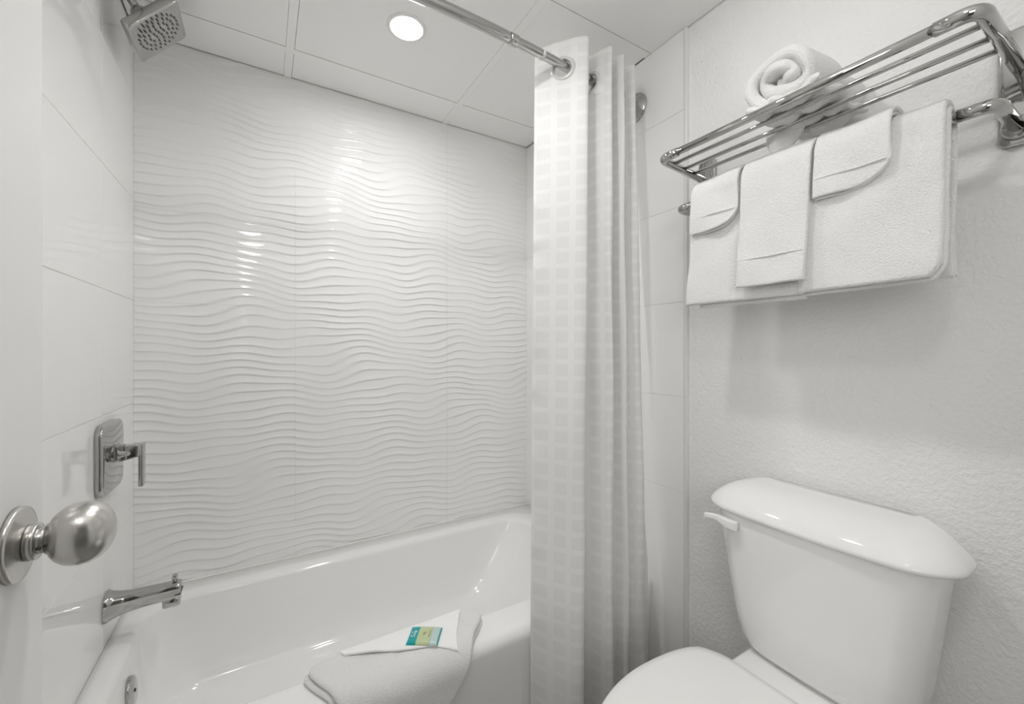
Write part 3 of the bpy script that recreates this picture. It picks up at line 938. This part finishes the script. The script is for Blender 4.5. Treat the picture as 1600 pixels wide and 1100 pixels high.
link('folded_corner', bm, M_flat, mat_t)

# ------------------------------------------------------------------ soap packet
soap = empty('soap_packet', (0, 0, 0), 'teal and yellow-green wrapped soap lying on the bath mat', 'soap')
SC = Vector((0.361, 1.041, RIM + 0.0338)); SA = math.radians(-32.5)
E1 = Vector((math.cos(SA), math.sin(SA), 0)); E2 = Vector((-math.sin(SA), math.cos(SA), 0)); EZ = Vector((0, 0, 1))
def SP(a, b2, h=0.0): return SC + E1 * a + E2 * b2 + EZ * h
HWS, HHS = 0.0405, 0.0335
M_teal = new_mat('wrapper_teal', (0.0, 0.36, 0.36), 0.22)
M_lime = new_mat('wrapper_lime', (0.52, 0.60, 0.34), 0.25)
M_pale = new_mat('wrapper_pale', (0.50, 0.63, 0.62), 0.25)
M_ink = new_mat('wrapper_ink', (0.19, 0.20, 0.10), 0.4)
M_ink2 = new_mat('wrapper_mark', (0.55, 0.22, 0.16), 0.4)
M_whiteink = new_mat('wrapper_white', (0.75, 0.85, 0.84), 0.4)
def pillow_h(a, b2):
    k = max(0.0, 1 - abs(a / HWS) ** 6) * max(0.0, 1 - abs(b2 / HHS) ** 4)
    return 0.0010 + 0.0070 * k ** 0.6
def wrapper(a0, a1, name, mat, parent):
    bm = bmesh.new()
    na, nb = 12, 16
    top, bot = [], []
    for i in range(na + 1):
        a = a0 + (a1 - a0) * i / na
        top.append([bm.verts.new(SP(a, -HHS + 2 * HHS * j / nb, pillow_h(a, -HHS + 2 * HHS * j / nb))) for j in range(nb + 1)])
        bot.append([bm.verts.new(SP(a, -HHS + 2 * HHS * j / nb, 0.0002)) for j in range(nb + 1)])
    for i in range(na):
        for j in range(nb):
            bm.faces.new((top[i][j], top[i + 1][j], top[i + 1][j + 1], top[i][j + 1]))
            bm.faces.new((bot[i][j], bot[i][j + 1], bot[i + 1][j + 1], bot[i + 1][j]))
        for j in (0, nb):
            bm.faces.new((top[i][j], bot[i][j], bot[i + 1][j], top[i + 1][j]))
    for i in (0, na):
        for j in range(nb):
            bm.faces.new((top[i][j], top[i][j + 1], bot[i][j + 1], bot[i][j]))
    bmesh.ops.recalc_face_normals(bm, faces=bm.faces[:])
    return link(name, bm, mat, parent)
wl = wrapper(-HWS, -0.0165, 'teal_band', M_teal, soap)
wm = wrapper(-0.0165, 0.0185, 'lime_panel', M_lime, soap)
wr = wrapper(0.0185, 0.0375, 'pale_panel', M_pale, soap)
wrapper(0.0375, HWS, 'crimped_edge', M_teal, soap)
def strokes(segs, r, name, mat, parent):
    bm = bmesh.new()
    for seg in segs:
        tube([SP(a, b2, pillow_h(a, b2) + 0.0001) for a, b2 in seg], r, 6, bm)
    return link(name, bm, mat, parent)
# small white logo with script-like lettering reading up the teal band; lines of print on the panels
def letters(base_a, b_start, size, shapes, adv):
    out = []
    b0 = b_start
    for sh in shapes:
        for st in sh:
            out.append([(base_a - y * size, b0 + x * size) for x, y in st])
        b0 += adv * size
    return out
ls = [[[(0.5, 1), (0, 0.8), (0.5, 0.5), (0.5, 0.2), (0, 0)]], [[(0, 0.3), (0.25, 0.6), (0.5, 0.3), (0.25, 0), (0, 0.3)]],
      [[(0.5, 0.5), (0.2, 0.6), (0, 0.3), (0.2, 0), (0.5, 0.1)], [(0.5, 0.6), (0.5, 0)]], [[(0, 0.6), (0, -0.4)], [(0, 0.5), (0.35, 0.6), (0.5, 0.3), (0.3, 0), (0, 0.1)]]]
strokes(letters(-0.0225, -0.014, 0.0085, ls, 0.75), 0.0007, 'lettering', M_whiteink, wl)
strokes([[(-0.034, 0.000), (-0.031, 0.004), (-0.034, 0.008)], [(-0.034, -0.012), (-0.0325, -0.006)]], 0.0008, 'emblem', M_whiteink, wl)
strokes([[(-0.002, -0.006), (-0.002, 0.006)], [(0.000, -0.006), (0.0, 0.004)]], 0.0007, 'print_line', M_ink, wm)
strokes([[(0.004, -0.002), (0.004, 0.007)]], 0.0009, 'print_mark', M_ink2, wm)
strokes([[(0.013, -0.013), (0.013, 0.012)]], 0.0009, 'print_line', M_ink, wm)
